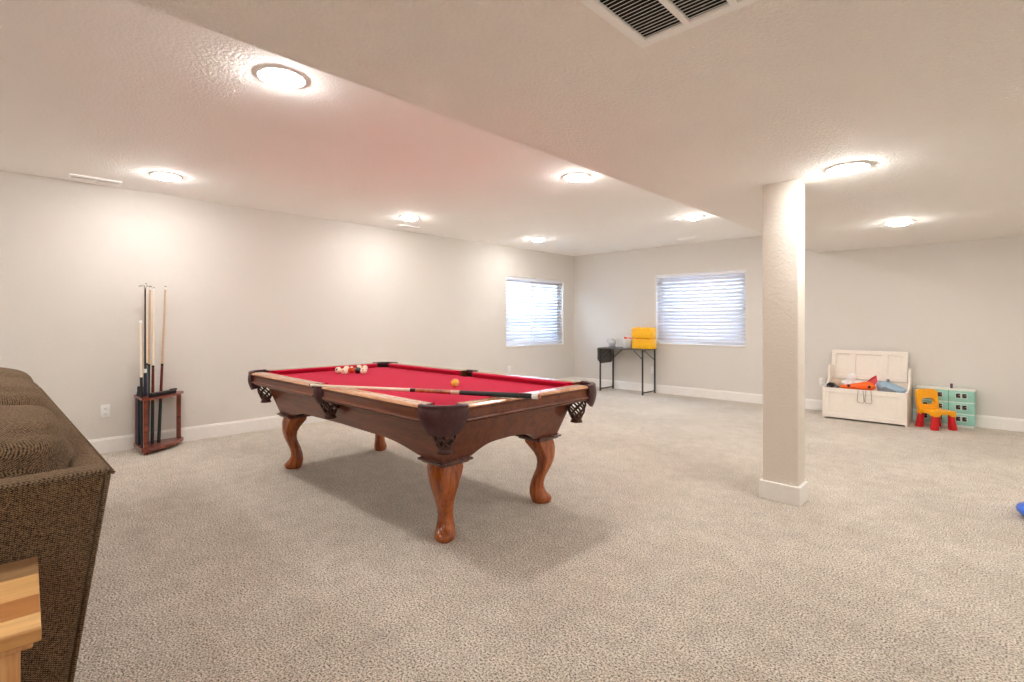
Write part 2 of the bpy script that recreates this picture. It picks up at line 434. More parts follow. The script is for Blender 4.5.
# ------------------------------------------------------------------ ceiling fixtures
def make_light():
    root = thing('ceiling_light', 'x', 'ceiling light', (0, 0, 0), 0, 'round recessed ceiling lights')
    b = MB(); b.lathe([(.087, .003), (.0885, -.002), (.098, -.006), (.110, -.0085), (.117, -.0078), (.121, -.004), (.122, .002)], M['white'], 40, None, True, False); b.build('trim_ring', root)
    b = MB(); b.lathe([(.0880, -.002), (.0865, -.011), (.080, -.020), (.067, -.0275), (.047, -.033), (.022, -.036), (.001, -.0365)], M['lens'], 32, None, True, False); b.build('light_lens', root)
    return root
L0 = make_light()
UPL = [(-2.650, 1.062, 'recessed ceiling light shining above the left end of the table, largest one in view'),
       (-5.165, 1.098, 'recessed ceiling light over the cue rack beside the long slotted vent'),
       (-5.140, 3.568, 'recessed ceiling light over the left wall with a small vent beside it'),
       (-5.110, 5.890, 'smallest recessed ceiling light, above the left wall window'),
       (-2.645, 3.556, 'recessed ceiling light close to the edge of the ceiling drop, above the table end'),
       (-2.655, 5.900, 'recessed ceiling light near the drop edge in front of the back wall window'),
       (-2.650, -1.42, 'recessed ceiling light of the high ceiling behind the camera near the middle'),
       (-5.150, -1.42, 'recessed ceiling light of the high ceiling behind the camera by the left wall')]
LOL = [(-.673, 3.652, 'recessed light in the lower ceiling just right of the pillar'),
       (-.698, 6.003, 'recessed light in the lower ceiling above the toy chest'),
       (1.75, 3.652, 'unseen recessed light added in the lower ceiling out to the right'),  # from here on unseen lights, guessed and added for room lighting
       (1.75, 6.003, 'unseen recessed light added in the lower ceiling toward the right far corner'),
       (1.75, 1.2, 'unseen recessed light added in the lower ceiling right of the camera'),
       (-.70, -1.2, 'unseen recessed light added in the lower ceiling behind the camera')]
first = True
for lst, zz in ((UPL, H_UP), (LOL, H_LOW)):
    for x, y, lab in lst:
        r = L0 if first else copy_tree(L0); first = False
        r.location = (x, y, zz); r['label'] = lab

def grille(name, label, loc, lx, ly, nx, pitch, along='X', bars=1, fr=.03, rz=0, dead=None):
    root = thing(name, label, 'ceiling vent', loc, rz)
    f = MB(); z0, z1 = -.014, 0
    hx, hy = lx/2, ly/2
    f.box(-hx, hx, -hy, -hy+fr, z0, z1, M['vent'], .003); f.box(-hx, hx, hy-fr, hy, z0, z1, M['vent'], .003)
    f.box(-hx, -hx+fr, -hy+fr, hy-fr, z0, z1, M['vent'], .003); f.box(hx-fr, hx, -hy+fr, hy-fr, z0, z1, M['vent'], .003)
    for k in range(bars):
        xx = -hx+fr+(lx-2*fr)*(k+1)/(bars+1); f.box(xx-.009, xx+.009, -hy+fr, hy-fr, z0, z1, M['vent'])
    f.build('vent_frame', root)
    s = MB(); y = -hy+fr+pitch/2
    while y < hy-fr:
        s.box(-hx+fr, hx-fr, -.006, .006, -.0008, .0008, M['vent'], 0, 2, Matrix.Translation((0, y, -.0045)) @ Matrix.Rotation(math.radians(38), 4, 'X'))
        y += pitch
    s.build('louvers', root)
    k = MB(); k.box(-hx+fr*.6, hx-fr*.6, -hy+fr*.6, hy-fr*.6, -.0015, -.0002, M['dark']); k.build('backing', root)
    return root
# return air grille: corner measured at (-.88,1.24), (-.867,1.543), (-.559,1.542)
grille('return_air_grille', 'large white return air grille with dark slots overhead in the lower ceiling', (-.56, 1.24, H_LOW), .63, .61, 0, .0165, bars=3, fr=.032)
grille('supply_vent', 'long white slotted ceiling vent above the left wall near the corner light', (-5.72, .69, H_UP), .36, .12, 0, .014, fr=.02, rz=PI/2)
grille('supply_vent', 'small white ceiling vent beside the third light along the left wall', (-5.63, 3.88, H_UP), .30, .12, 0, .014, fr=.02, rz=PI/2)
grille('supply_vent', 'small white ceiling vent in front of the back wall window', (-3.40, 7.36, H_UP), .30, .12, 0, .014, fr=.02)

# wall outlets
def outlet(label, loc, rz):
    root = thing('wall_outlet', label, 'outlet', loc, rz, 'white wall outlets')
    b = MB(); b.box(-.036, .036, -.006, 0, -.058, .058, M['white'], .003, 3); b.build('cover_plate', root)
    for zz in (-.024, .024):
        b = MB(); b.box(-.017, .017, -.009, -.004, zz-.014, zz+.014, M['white'], .003, 3)
        for xx in (-.006, .006): b.box(xx-.0012, xx+.0012, -.0095, -.008, zz-.002, zz+.007, M['dark'])
        b.lathe([(.001, -.0093), (.0022, -.0093)], M['dark'], 8, Matrix.Translation((0, 0, zz-.008)) @ Matrix.Rotation(PI/2, 4, 'X') @ Matrix.Translation((0, 0, .0187)), False, False)
        b.build('socket', root)
    return root
outlet('white outlet on the left wall between the sofa and the cue rack', (XL, .792, .387), PI/2)
outlet('white outlet on the left wall below the blind', (XL, 6.131, .40), PI/2)
outlet('white outlet on the back wall behind the folding table', (-4.278, YB, .380), 0)
outlet('white outlet on the back wall just left of the toy chest', (-1.755, YB, .385), 0)

# ------------------------------------------------------------------ pool table
TX, TY = -3.238, 2.204
LH, WH, TZ = 1.310, .690, .798        # half length, half width, rail top height
BED = .761
pool = thing('pool_table', 'cherry wood pool table with red felt and carved cabriole legs', 'pool table', (TX, TY, 0))
SHX = .02                             # side pockets sit a touch right of centre
RW = .135                             # rail width
# playing bed
bx, by, cc = LH-RW+.02, WH-RW+.02, .085
out = []
for (sx, sy) in ((1, 1), (-1, 1), (-1, -1), (1, -1)):
    c1, c2 = (sx*bx, sy*(by-cc)), (sx*(bx-cc), sy*by)
    out += [c1, c2] if sx*sy > 0 else [c2, c1]
    if (sx, sy) in ((1, 1), (-1, -1)):      # side pocket notch in the long edge
        out += [(sx*(.055+SHX*sx), sy*by), (sx*(.042+SHX*sx), sy*(by-.035)), (-sx*(.042-SHX*sx), sy*(by-.035)), (-sx*(.055-SHX*sx), sy*by)]
b = MB(); b.prism(out, BED-.05, BED, M['felt']); b.build('playing_bed', pool)
# rails: cross section (distance inward from the outer face, height), nosed wood rail
def rail_section():
    z = TZ
    return [(0.014, z-.086), (.004, z-.083), (.000, z-.077), (.003, z-.071), (.012, z-.068), (.013, z-.062), (.016, z-.036), (.014, z-.026), (.004, z-.021),
            (-.002, z-.014), (.001, z-.007), (.010, z-.002), (.022, z), (RW-.045, z), (RW-.045, z-.086)]
def cushion_section():
    z = TZ
    return [(RW-.0455, z-.001), (RW-.012, z-.002), (RW, z-.006), (RW+.001, z-.012), (RW-.022, BED-.002), (RW-.0455, BED-.002)]
def rail(a, c, out, along, wood_m, mi):
    """a,c: along-extent; out: outer face position (signed) ; along 'x' or 'y'"""
    s = 1 if out > 0 else -1
    def P(t, d, z): return Vector((t, out-s*d, z)) if along == 'x' else Vector((out-s*d, t, z))
    b = MB(); b.loft([[P(t, d, z) for d, z in rail_section()] for t in (a, c)], M['wal'], False)
    iw = b.mi(wood_m); b.bm.normal_update()
    for f in b.bm.faces:
        if abs(f.normal.z) > .3 and f.calc_center_median().z > TZ-.012: f.material_index = iw  # top faces only: paler tone stands in for reflected light
    L = c-a
    for q in (.25, .5, .75) if True else ():       # sight dots let into the rail top
        t = a+L*q; m = P(t, RW*.36, TZ+.0006)
        b.lathe([(.0065, 0), (.0001, .0001)], M['dot'], 12, Matrix.Translation(m), False, False)
    r = b.build('rail', pool)
    c_ = MB(); e = .035
    c_.loft([[P(t+(off if d > RW-.03 else 0)*sg, d, z) for d, z in cushion_section()] for t, sg, off in ((a+.01, 1, e), (c-.01, -1, e))], M['felt'], False)
    c_.build('cushion', r)
CP = .172      # corner pocket cut along each rail
SP = .070      # half opening of side pockets
for s in (-1, 1):
    rail(-LH+CP, SHX-SP, s*WH, 'x', M['rail'], 0); rail(SHX+SP, LH-CP, s*WH, 'x', M['rail'], 0)
    rail(-WH+CP, WH-CP, s*LH, 'y', M['rail'], 0)
# fascia below the rails: moulded boards, one a side
def fascia(a, c, out, along):
    s = 1 if out > 0 else -1
    sec = [(.028, TZ-.084), (.020, TZ-.092), (.028, TZ-.100), (.06, TZ-.108), (.19, TZ-.108), (.19, TZ-.084)]
    def P(t, d, z): return Vector((t, out-s*d, z)) if along == 'x' else Vector((out-s*d, t, z))
    b = MB(); b.loft([[P(t, d, z) for d, z in sec] for t in (a, c)], M['wal'], False); b.build('fascia_moulding', pool)
for s in (-1, 1):
    fascia(-LH+.16, LH-.16, s*WH, 'x'); fascia(-WH+.16, WH-.16, s*LH, 'y')
# tapered cabinet: four arched panels
CZ1, CT, CB = TZ-.108, (1.148, .565), (1.074, .488)     # top z, half extents at top / bottom
CZB, ARCH = .456, .520
def panel(along, s):
    hl_t, hl_b = (CT[0], CB[0]) if along == 'x' else (CT[1], CB[1])
    o_t, o_b = (CT[1], CB[1]) if along == 'x' else (CT[0], CB[0])
    n = 48; rings = []
    capw = .205
    for i in range(n+1):
        q = -1+2*i/n
        # lower edge: flat over the leg caps, then a quarter-round rise to a long shallow arch
        xb = q*hl_b; e = hl_b-abs(xb)
        if e < capw: zb = CZB
        else:
            r = min(1, (e-capw)/(.36 if along == 'x' else .17)); zb = CZB+(ARCH-CZB-.012)*math.sin(r*PI/2)+.012*min(1, (e-capw)/max(.01, hl_b-capw))
        def at(z, ins):
            k = (z-CZB)/(CZ1-CZB); hl = hl_b+(hl_t-hl_b)*k; oo = o_b+(o_t-o_b)*k-ins
            hl -= ins
            return Vector((q*hl, s*oo, z)) if along == 'x' else Vector((s*oo, q*hl, z))
        rings.append([at(zb, 0), at(CZ1, 0), at(CZ1, .025), at(zb, .025)])
    b = MB(); b.loft(rings, M['wal'], False); o = b.build('cabinet_panel', pool)
    return o
for s in (-1, 1): panel('x', s); panel('y', s)
b = MB(); b.box(-CT[0]+.03, CT[0]-.03, -CT[1]+.03, CT[1]-.03, CZ1-.05, BED-.05, M['wal']); b.build('bed_support', pool)
# cabriole legs (profile along the outward diagonal, from the photograph's silhouette)
def cab_leg(sx, sy):
    cx, cy = sx*(CB[0]-.090), sy*(CB[1]-.090)
    d = Vector((sx, sy, 0)).normalized(); w = Vector((-d.y, d.x, 0))
    H = .432
    prof = [  # z fraction, inner, outer (m), half side width, exponent
        (1.00, -.093, .098, .098, 1.15), (.93, -.088, .108, .102, 1.15), (.86, -.062, .114, .096, 1.2), (.78, -.034, .114, .086, 1.25),
        (.70, -.014, .110, .076, 1.3), (.62, -.008, .100, .066, 1.4), (.54, -.012, .084, .057, 1.5), (.46, -.026, .064, .050, 1.7),
        (.38, -.040, .046, .046, 1.9), (.30, -.052, .038, .044, 2.0), (.23, -.058, .040, .046, 2.0), (.165, -.060, .054, .052, 2.0),
        (.12, -.058, .072, .056, 2.0), (.085, -.054, .088, .058, 2.0), (.05, -.048, .092, .057, 2.0), (.02, -.042, .086, .052, 2.0), (0.0, -.036, .076, .046, 2.0)]
    rings = []
    for f, a, c, hw, p in prof:
        ring = []; m = (a+c)/2; hd = (c-a)/2
        for j in range(28):
            t = 2*PI*j/28; ct, st = math.cos(t), math.sin(t)
            u = math.copysign(abs(ct)**(2/p), ct)*hd+m; v = math.copysign(abs(st)**(2/p), st)*hw
            ring.append(Vector((cx, cy, f*H))+d*u+w*v)
        rings.append(ring)
    b = MB(); b.loft(rings, M['leg'], True); leg = shade_auto(b.build('leg', pool), 50)
    k = MB()
    for z0, z1, e in ((H-.004, H+.009, .096), (H+.008, H+.022, .112)):
        k.box(cx-e, cx+e, cy-e, cy+e, z0, z1, M['capw'], .005, 3)
    k.box(cx-.100, cx+.100, cy-.100, cy+.100, H+.020, H+.028, M['capw'], .003)
    k.build('leg_cap', leg)
for sx in (-1, 1):
    for sy in (-1, 1): cab_leg(sx, sy)
# pockets: leather shield, lip and woven basket
def pocket(cx, cy, ang, R, half, drop, inn=-.005):
    """centre of the opening, outward angle, radius of the shield, half sweep"""
    root = MB(); n = 28
    # lip ring on top (C shaped leather covered casting)
    rings = []
    for i in range(n+1):
        a = ang-half+2*half*i/n; u = Vector((math.cos(a), math.sin(a), 0))
        ring = []
        for r, z in ((R-.030, TZ-.022), (R-.030, TZ+.001), (R-.020, TZ+.006), (R-.004, TZ+.006), (R+.004, TZ+.001), (R+.004, TZ-.012), (R-.002, TZ-.022)):
            ring.append(Vector((cx, cy, z))+u*r)
        rings.append(ring)
    root.loft(rings, M['leather'], True)
    pk = shade_auto(root.build('pocket', pool), 45)
    # shield hanging below the lip: deepest at the middle, scalloped
    s = MB(); rings = []
    for i in range(n+1):
        q = -1+2*i/n; a = ang+half*q*.98; u = Vector((math.cos(a), math.sin(a), 0))
        zb = TZ-drop*(.50+.50*math.sqrt(max(0, 1-abs(q)**3)))
        ring = []
        for k in range(9):
            f = k/8; z = (TZ-.006)*(1-f)+zb*f; r = R+.002+.010*math.sin(f*PI)-.018*f*f
            ring.append(Vector((cx, cy, z))+u*r)
        for k in range(8, -1, -1):
            f = k/8; z = (TZ-.006)*(1-f)+zb*f; r = R-.006+.010*math.sin(f*PI)-.018*f*f
            ring.append(Vector((cx, cy, z))+u*r)
        rings.append(ring)
    s.loft(rings, M['leather'], True); shade_auto(s.build('shield', pk), 45)
    # basket of crossing leather straps, a ring and a flared fringe
    nb = MB(); ox, oy = cx-math.cos(ang)*inn, cy-math.sin(ang)*inn
    z0, z1 = TZ-drop+.045, TZ-drop-.072
    N = 6
    for k in range(N):
        for dr in (1, -1):
            pts = []
            for i in range(15):
                f = i/14; a = 2*PI*k/N+dr*f*PI*.66; r = .058+.006*math.sin(f*PI)-.026*f*f
                pts.append((ox+r*math.cos(a), oy+r*math.sin(a), z0+(z1-z0)*f))
            nb.tube(pts, .0065, M['net'], 6)
    def rg(r, z, th): nb.tube([(ox+r*math.cos(2*PI*i/20), oy+r*math.sin(2*PI*i/20), z) for i in range(20)], th, M['net'], 6, True)
    rg(.060, z0, .006); rg(.033, z1, .009)
    nb.lathe([(.024, z1+.004), (.030, z1-.006), (.034, z1-.016), (.042, z1-.034), (.036, z1-.036), (.001, z1-.026)], M['net'], 18, Matrix.Translation((ox, oy, 0)))
    nb.build('net', pk)
    # black hole liner inside the opening
    h = MB(); h.lathe([(.058, TZ-.046), (.060, TZ-.10), (.05, TZ-.11), (.001, TZ-.112)], M['dark'], 24, Matrix.Translation((cx, cy, 0)), True, False); h.build('liner', pk)
for sx in (-1, 1):
    for sy in (-1, 1):
        pocket(sx*(LH-.147), sy*(WH-.147), math.atan2(sy, sx), .150, .97, .150, -.026)
for sy in (-1, 1): pocket(SHX, sy*(WH-.070), sy*PI/2, .080, 1.05, .118, .022)

# pool balls
BR = .0286
def ball(name, x, y, mats, label, rot=(0, 0, 0), kind='solid'):
    b = MB(); R = Matrix.Rotation(rot[2], 4, 'Z') @ Matrix.Rotation(rot[1], 4, 'Y') @ Matrix.Rotation(rot[0], 4, 'X')
    bm2 = bmesh.new(); bmesh.ops.create_uvsphere(bm2, u_segments=28, v_segments=20, radius=BR); bmesh.ops.transform(bm2, matrix=R, verts=bm2.verts[:])
    b.add(bm2, mats[0], True)
    Ri = R.inverted(); b.mi(mats[1])
    for f in b.bm.faces:
        c = Ri @ f.calc_center_median(); c = c/BR
        if kind == 'stripe' and abs(c.z) > .55: f.material_index = 1
        if kind == 'solid' and c.z > .93: f.material_index = 1
    o = b.build(name); o.location = (x, y, BED+BR)
    return tag(o, label, 'pool ball', 'pool balls on the red felt')
def px_to(u, v, z):   # measured picture coordinates to a point on a horizontal plane (used only to take positions off the photograph)
    f = Vector((-math.sin(YAW), math.cos(YAW), 0)); r = Vector((math.cos(YAW), math.sin(YAW), 0))
    d = f+r*((u-512)/F_PX)+Vector((0, 0, (HORIZON-v)/F_PX)); t = (z-CAM_H)/d.z
    return Vector((0, 0, CAM_H))+d*t
iv = M['ivory']
for (u, v, col, kind, lab, rot) in (
        (338.4, 370.2, 'b_bk', 'stripe2', 'ivory striped ball at the left end of the cluster on the felt', (1.2, .3, .4)),
        (344.6, 371.2, 'b_pk', 'stripe2', 'ivory ball second from the left in front of a dark green ball', (1.0, 1.2, 0)),
        (346.6, 369.0, 'b_gr', 'stripe', 'dark green and white striped ball behind the second ivory ball', (.9, .2, .9)),
        (351.7, 369.6, 'b_or', 'solid', 'orange red ball in the middle of the cluster', (.3, .5, 0)),
        (357.9, 370.4, 'b_bk', 'solid', 'black ball in the front of the cluster', (-1.2, -.9, 0)),
        (358.6, 367.9, 'b_mr', 'stripe', 'maroon and white striped ball directly behind the black ball', (.2, .8, .3)),
        (363.6, 371.0, 'b_pk', 'stripe2', 'cream ball with an orange mark at the right front of the cluster', (.7, .9, 0)),
        (364.6, 368.2, 'b_pk', 'stripe', 'salmon and white striped ball at the right back of the cluster', (1.1, .4, 1.3))):
    p = px_to(u, v, BED+BR)
    if kind == 'stripe2': ball('pool_ball', p.x, p.y, (iv, M[col]), lab, rot, 'solid')
    else: ball('pool_ball', p.x, p.y, (M[col], iv), lab, rot, kind)
p = px_to(455.2, 383.0, BED+BR); ball('pool_ball', p.x, p.y, (M['b_yl'], iv), 'lone yellow ball on the felt behind the resting cue', (.4, 1.9, 0), 'solid')

# cues ------------------------------------------------------------
def make_cue(name, label, p0, p1, segs, group, cat='pool cue'):
    """p0 tip, p1 butt; segs = list of (part name, f0, f1, r0, r1, material)"""
    p0, p1 = Vector(p0), Vector(p1); d = p1-p0; L = d.length
    root = thing(name, label, cat, p1, 0, group)
    q = d.to_track_quat('Z', 'Y'); root.rotation_mode = 'QUATERNION'; root.rotation_quaternion = q
    for nm, f0, f1, r0, r1, m in segs:
        b = MB(); b.lathe([(r0, (f0-1)*L), (r1, (f1-1)*L)], m, 16)
        shade_auto(b.build(nm, root), 40)
    return root
zc = TZ+.0115
tip, butt = px_to(309.5, 385.0, zc), px_to(540.5, 396.6, zc+.004)
dv = (butt-tip)
def frac(u, v):
    p = px_to(u, v, zc+.002); return (p-tip).dot(dv)/dv.length_squared
f1, f2, f3, f4, f5, f6 = [frac(u, v) for u, v in ((411, 390), (416, 390.3), (452, 392), (461, 392.4), (520, 395.5), (533, 396.2))]
make_cue('pool_cue', 'pool cue with pale shaft and dark green wrap lying across the table rails', tip, butt, [
    ('cue_tip', 0, .006, .006, .0065, M['b_bk']), ('ferrule', .006, .022, .0065, .0066, M['white']), ('shaft', .022, f1, .0066, .0105, M['shaft']),
    ('joint_collar', f1, f2, .011, .011, M['b_bk']), ('forearm', f2, f3, .011, .0125, M['brown']), ('ring_band', f3, f4, .0127, .0129, M['shaftt']),
    ('wrap', f4, f5, .0129, .0145, M['wrap']), ('butt_sleeve', f5, f6, .0145, .0150, M['b_bk']), ('butt_cap', f6, .992, .0152, .0152, M['white']), ('bumper', .992, 1.0, .013, .011, M['brown'])], 'pool cues')

# ------------------------------------------------------------------ corner cue rack
RX, RY = XL+.022, 1.02
rack = thing('cue_rack', 'mahogany corner floor rack holding pool cues against the left wall', 'cue rack', (RX, RY, 0))
def quarter(R0, n=10, lx=.37, ly=.37):
    """corner shelf outline: legs along x (out from the wall) and y (along the wall), gently bowed front with clipped ends"""
    pts = [(0, -.02), (lx-.02, -.02), (lx, .01), (lx-.005, .045)]
    for i in range(1, n):
        t = i/n; x = (lx-.01)*(1-t)+.07*t; y = .05*(1-t)+(ly)*t
        k = math.sin(t*PI)*.028; pts.append((x+k, y+k))
    pts += [(.06, ly+.005), (.03, ly+.01), (0, ly)]
    return pts
b = MB(); b.prism(quarter(.37), .028, .058, M['rackw'], None, .005, 2); b.build('base_shelf', rack)
def holed_shelf(outline, holes, z0, z1, m):
    bb = bmesh.new(); E = []
    for loop in [outline]+holes:
        vs = [bb.verts.new((x, y, z0)) for x, y in loop]
        E += [bb.edges.new((vs[i], vs[(i+1) % len(vs)])) for i in range(len(vs))]
    bmesh.ops.triangle_fill(bb, use_beauty=True, use_dissolve=False, edges=E)
    r = bmesh.ops.extrude_face_region(bb, geom=bb.faces[:])
    for v in [g for g in r['geom'] if isinstance(g, bmesh.types.BMVert)]: v.co.z = z1
    bmesh.ops.recalc_face_normals(bb, faces=bb.faces[:])
    mb = MB(); mb.add(bb, m); return mb
CUES = dict(  # tip and butt of what stands in the rack
    right=((-5.845, 1.237, 1.555), (-5.79, 1.170, .060)), second=((-5.800, 1.133, 1.535), (-5.755, 1.112, .060)),
    grey=((-5.88, 1.088, 1.575), (-5.800, 1.078, .060)), tan=((-5.900, 1.125, 1.55), (-5.862, 1.094, .060)),
    bridge=((-5.80, 1.066, 1.54), (-5.72, 1.050, .060)), jump=((-5.745, 1.016, 1.222), (-5.650, 1.020, .060)))
hl = []
for a_, c_ in CUES.values():
    f = (.508-c_[2])/(a_[2]-c_[2]); x = c_[0]+(a_[0]-c_[0])*f-RX; y = c_[1]+(a_[1]-c_[1])*f-RY
    hl.append([(x+.0175*math.cos(2*PI*i/16), y+.0175*math.sin(2*PI*i/16)) for i in range(16)])
hl.append([(.042, -.0165), (.142, -.0165), (.142, .038), (.042, .038)])
holed_shelf(quarter(.37), hl, .498, .518, M['rackw']).build('top_shelf', rack)
for x, y in ((.340, .010), (.05, .335), (.017, .005)):
    b = MB(); b.box(x-.017, x+.017, y-.017, y+.017, .056, .500, M['rackw'], .004, 2); b.build('post', rack)
for x, y in ((.33, .015), (.06, .32), (.03, .02)):
    b = MB(); b.lathe([(.014, 0), (.019, .008), (.019, .02), (.015, .030)], M['rackw'], 16, Matrix.Translation((x, y, 0))); b.build('foot', rack)
# brush lying on the shelf
br = thing('table_brush', 'black table brush lying on top of the cue rack', 'brush', (RX+.232, RY+.165, .5185), math.radians(130))
b = MB(); b.box(-.15, .15, -.022, .022, 0, .024, M['bristle'], .003); b.build('bristles', br)
b = MB(); b.box(-.155, .145, -.024, .024, .023, .038, M['black'], .006, 3); b.box(.10, .17, -.016, .016, .024, .046, M['black'], .007, 3); b.build('brush_back', br)
# things standing in the rack (tops measured against the wall distance)
def std_cue(pale, low, j=.50, r=.0145):
    return [('cue_tip', 0, .006, .006, .0064, M['b_bk']), ('ferrule', .006, .022, .0065, .0066, M['white']), ('shaft', .022, j, .0066, .0100, pale),
            ('joint_collar', j, j+.012, .0108, .0108, M['b_bk']), ('forearm', j+.012, .74, .011, .0132, low), ('wrap', .74, .93, .0133, r, M['wrap']), ('butt_cap', .93, 1, r, r, M['b_bk'])]
G = 'cues standing in the rack'
zb = .060
make_cue('pool_cue', 'pale pool cue at the right end of the rack, apart from the others', *CUES['right'], std_cue(M['shaftt'], M['redw']), G)
make_cue('pool_cue', 'pale pool cue second from the right in the rack', *CUES['second'], std_cue(M['shaft'], M['redw']), G)
make_cue('pool_cue', 'pool cue with a grey butt behind the dark bridge stick in the rack', *CUES['grey'], [
    ('cue_tip', 0, .006, .006, .0064, M['b_bk']), ('shaft', .006, .50, .0066, .0100, M['shaft']), ('joint_collar', .50, .512, .011, .011, M['b_bk']), ('forearm', .512, .99, .0135, .0150, M['grey']), ('butt_cap', .99, 1, .0150, .0145, M['b_bk'])], G)
make_cue('pool_cue', 'thin tan pool cue leaning left between the other cues in the rack', *CUES['tan'], std_cue(M['shaftt'], M['black']), G)
bs = make_cue('bridge_stick', 'dark bridge stick with a metal cross head standing in the rack', *CUES['bridge'], [
    ('stick', 0, .52, .0065, .0085, M['black']), ('collar', .52, .545, .0125, .0125, M['white']), ('handle', .545, 1.0, .0125, .0145, M['navy'])], G, 'bridge stick')
b = MB()
Lb = (Vector(CUES['bridge'][0])-Vector(CUES['bridge'][1])).length
b.tube([(-.05, .0, -Lb-.002), (-.02, 0, -Lb-.010), (.0, 0, -Lb-.004), (.02, 0, -Lb-.010), (.05, 0, -Lb-.002)], .006, M['chrome'], 8); b.tube([(0, 0, -Lb-.008), (0, 0, -Lb+.03)], .008, M['chrome'], 8)
hd = b.build('bridge_head', bs)
make_cue('jump_cue', 'short white topped cue at the left end of the rack', *CUES['jump'], [
    ('cue_top', 0, .022, .016, .017, M['white']), ('shaft', .022, .45, .0085, .0105, M['shaft']), ('butt', .45, 1.0, .0120, .0140, M['black'])], G)
cs = thing('cue_case', 'tall navy and purple cue case standing at the left of the rack', 'cue case', (-5.80, 1.036, .059), 0)
b = MB(); b.box(-.065, .0, -.026, .020, 0, .50, M['navy'], .008, 3); b.build('case_body', cs)
b = MB(); b.box(-.092, -.060, -.028, .018, 0, .47, M['purple'], .008, 3); b.build('side_pouch', cs)
b = MB(); b.box(-.06, -.005, -.024, .018, .498, .545, M['navy'], .008, 3); b.build('case_cap', cs)

# ------------------------------------------------------------------ sofa (faces away from the table, raked back towards it)
SX, SYT, SYB, SZ = -1.825, .262, .150, .800
sofa = thing('sofa', 'dark brown chenille sofa with plump loose back cushions at the left edge', 'sofa', (SX, 0, 0))
SL = 2.62
def soft_block(mb, c8, m, bev=.03, seg=4):
    """hexahedron from 8 corners with rounded edges"""
    bb = bmesh.new(); v = [bb.verts.new(p) for p in c8]
    for f in ((0, 3, 2, 1), (4, 5, 6, 7), (0, 1, 5, 4), (1, 2, 6, 5), (2, 3, 7, 6), (3, 0, 4, 7)): bb.faces.new([v[i] for i in f])
    bmesh.ops.recalc_face_normals(bb, faces=bb.faces[:])
    bmesh.ops.bevel(bb, geom=bb.edges[:], offset=bev, segments=seg, affect='EDGES', profile=.5)
    mb.add(bb, m, True)
def seam(mb, pts, r=.006): mb.tube(pts, r, M['sofa'], 6)
b = MB()   # back frame, raked
soft_block(b, [(-SL, SYB-.18, .05), (-.012, SYB-.18, .05), (-.012, SYB, .05), (-SL, SYB, .05), (-SL, SYT-.075, SZ), (-.012, SYT-.075, SZ), (-.012, SYT, SZ), (-SL, SYT, SZ)], M['sofa'], .018)
seam(b, [(-.004, SYT-.002, SZ-.012), (-SL+.01, SYT-.002, SZ-.012)])
seam(b, [(-.006, SYT-.012, SZ-.02), (-.006, SYB-.004, .08)])
b.build('back_frame', sofa)
for x0, x1, nm in ((-.10, 0, 'arm'), (-SL, -SL+.16, 'arm')):
    b = MB(); soft_block(b, [(x0, -.72, .05), (x1, -.72, .05), (x1, SYB-.012, .05), (x0, SYB-.012, .05), (x0, -.72, SZ-.0), (x1, -.72, SZ-.0), (x1, SYT-.012, SZ+.002), (x0, SYT-.012, SZ+.002)], M['sofa'], .018)
    seam(b, [(x1-.004, -.70, SZ-.010), (x1-.004, SYT-.03, SZ-.008)])
    b.build(nm, sofa)
b = MB(); soft_block(b, [(-SL+.14, -.70, .06), (-.11, -.70, .06), (-.11, .02, .06), (-SL+.14, .02, .06), (-SL+.14, -.70, .28), (-.11, -.70, .28), (-.11, .02, .28), (-SL+.14, .02, .28)], M['sofa'], .02); b.build('seat_base', sofa)
NC = 3; cwid = (SL-.27)/NC
for k in range(NC):
    xa = -.105-cwid*(k+1); xb = -.105-cwid*k
    b = MB(); soft_block(b, [(xa, -.74, .28), (xb, -.74, .28), (xb, -.04, .28), (xa, -.04, .28), (xa, -.74, .46), (xb, -.74, .46), (xb, -.04, .44), (xa, -.04, .44)], M['sofa'], .05, 5); b.build('seat_cushion', sofa)
def pillow(cx, cy, cz, hx, hy, hz, lean, seed):
    bb = bmesh.new(); bmesh.ops.create_uvsphere(bb, u_segments=72, v_segments=48, radius=1)
    rnd = random.Random(seed); ph = [rnd.uniform(0, 6.28) for _ in range(8)]
    p = 3.8
    for v in bb.verts:
        c = v.co.normalized()
        k = (abs(c.x)**p+abs(c.y)**p+abs(c.z)**p)**(-1/p)
        q = Vector((c.x*k, c.y*k, c.z*k))
        # soft folds running round the plump cushion
        f = 0
        for zz, am, w_ in ((.84, .08, .06), (.56, .13, .05), (.24, .10, .055)):
            zc_ = zz+.10*math.sin(q.x*2.2+ph[0]+zz*3)+.05*math.sin(q.x*5+ph[1])
            f -= am*math.exp(-((q.z-zc_)/w_)**2)*(.65+.35*math.sin(q.x*2+ph[2]+zz*9))
        f += .02*math.sin(q.x*4+ph[3])*math.sin(q.z*5+ph[4])+.012*math.sin(q.y*7+ph[5])
        q = Vector((q.x*(1+.15*f), q.y*(1+f), q.z*(1+.8*f)))
        x = q.x*hx; y = q.y*hy*(1-.12*max(0, q.z)); z = q.z*hz
        y2 = y*math.cos(lean)+z*math.sin(lean); z2 = -y*math.sin(lean)+z*math.cos(lean)
        v.co = Vector((cx+x, cy+y2, cz+z2))
    b = MB(); b.add(bb, M['sofa'], True); return b
for k in range(NC):
    cx = -.105-cwid*(k+.5)
    hz = (.255, .262, .25)[k]
    pillow(cx-.004, .016, .672+(-.02, .012, .02)[k], cwid/2+.020, .200, hz+.022, .10, 11+k).build('back_cushion', sofa)
for x in (-.08, -SL+.08):
    for y in (-.62, .04):
        b = MB(); b.lathe([(.020, 0), (.030, .055)], M['black'], 14, Matrix.Translation((x, y, 0))); b.build('foot', sofa)

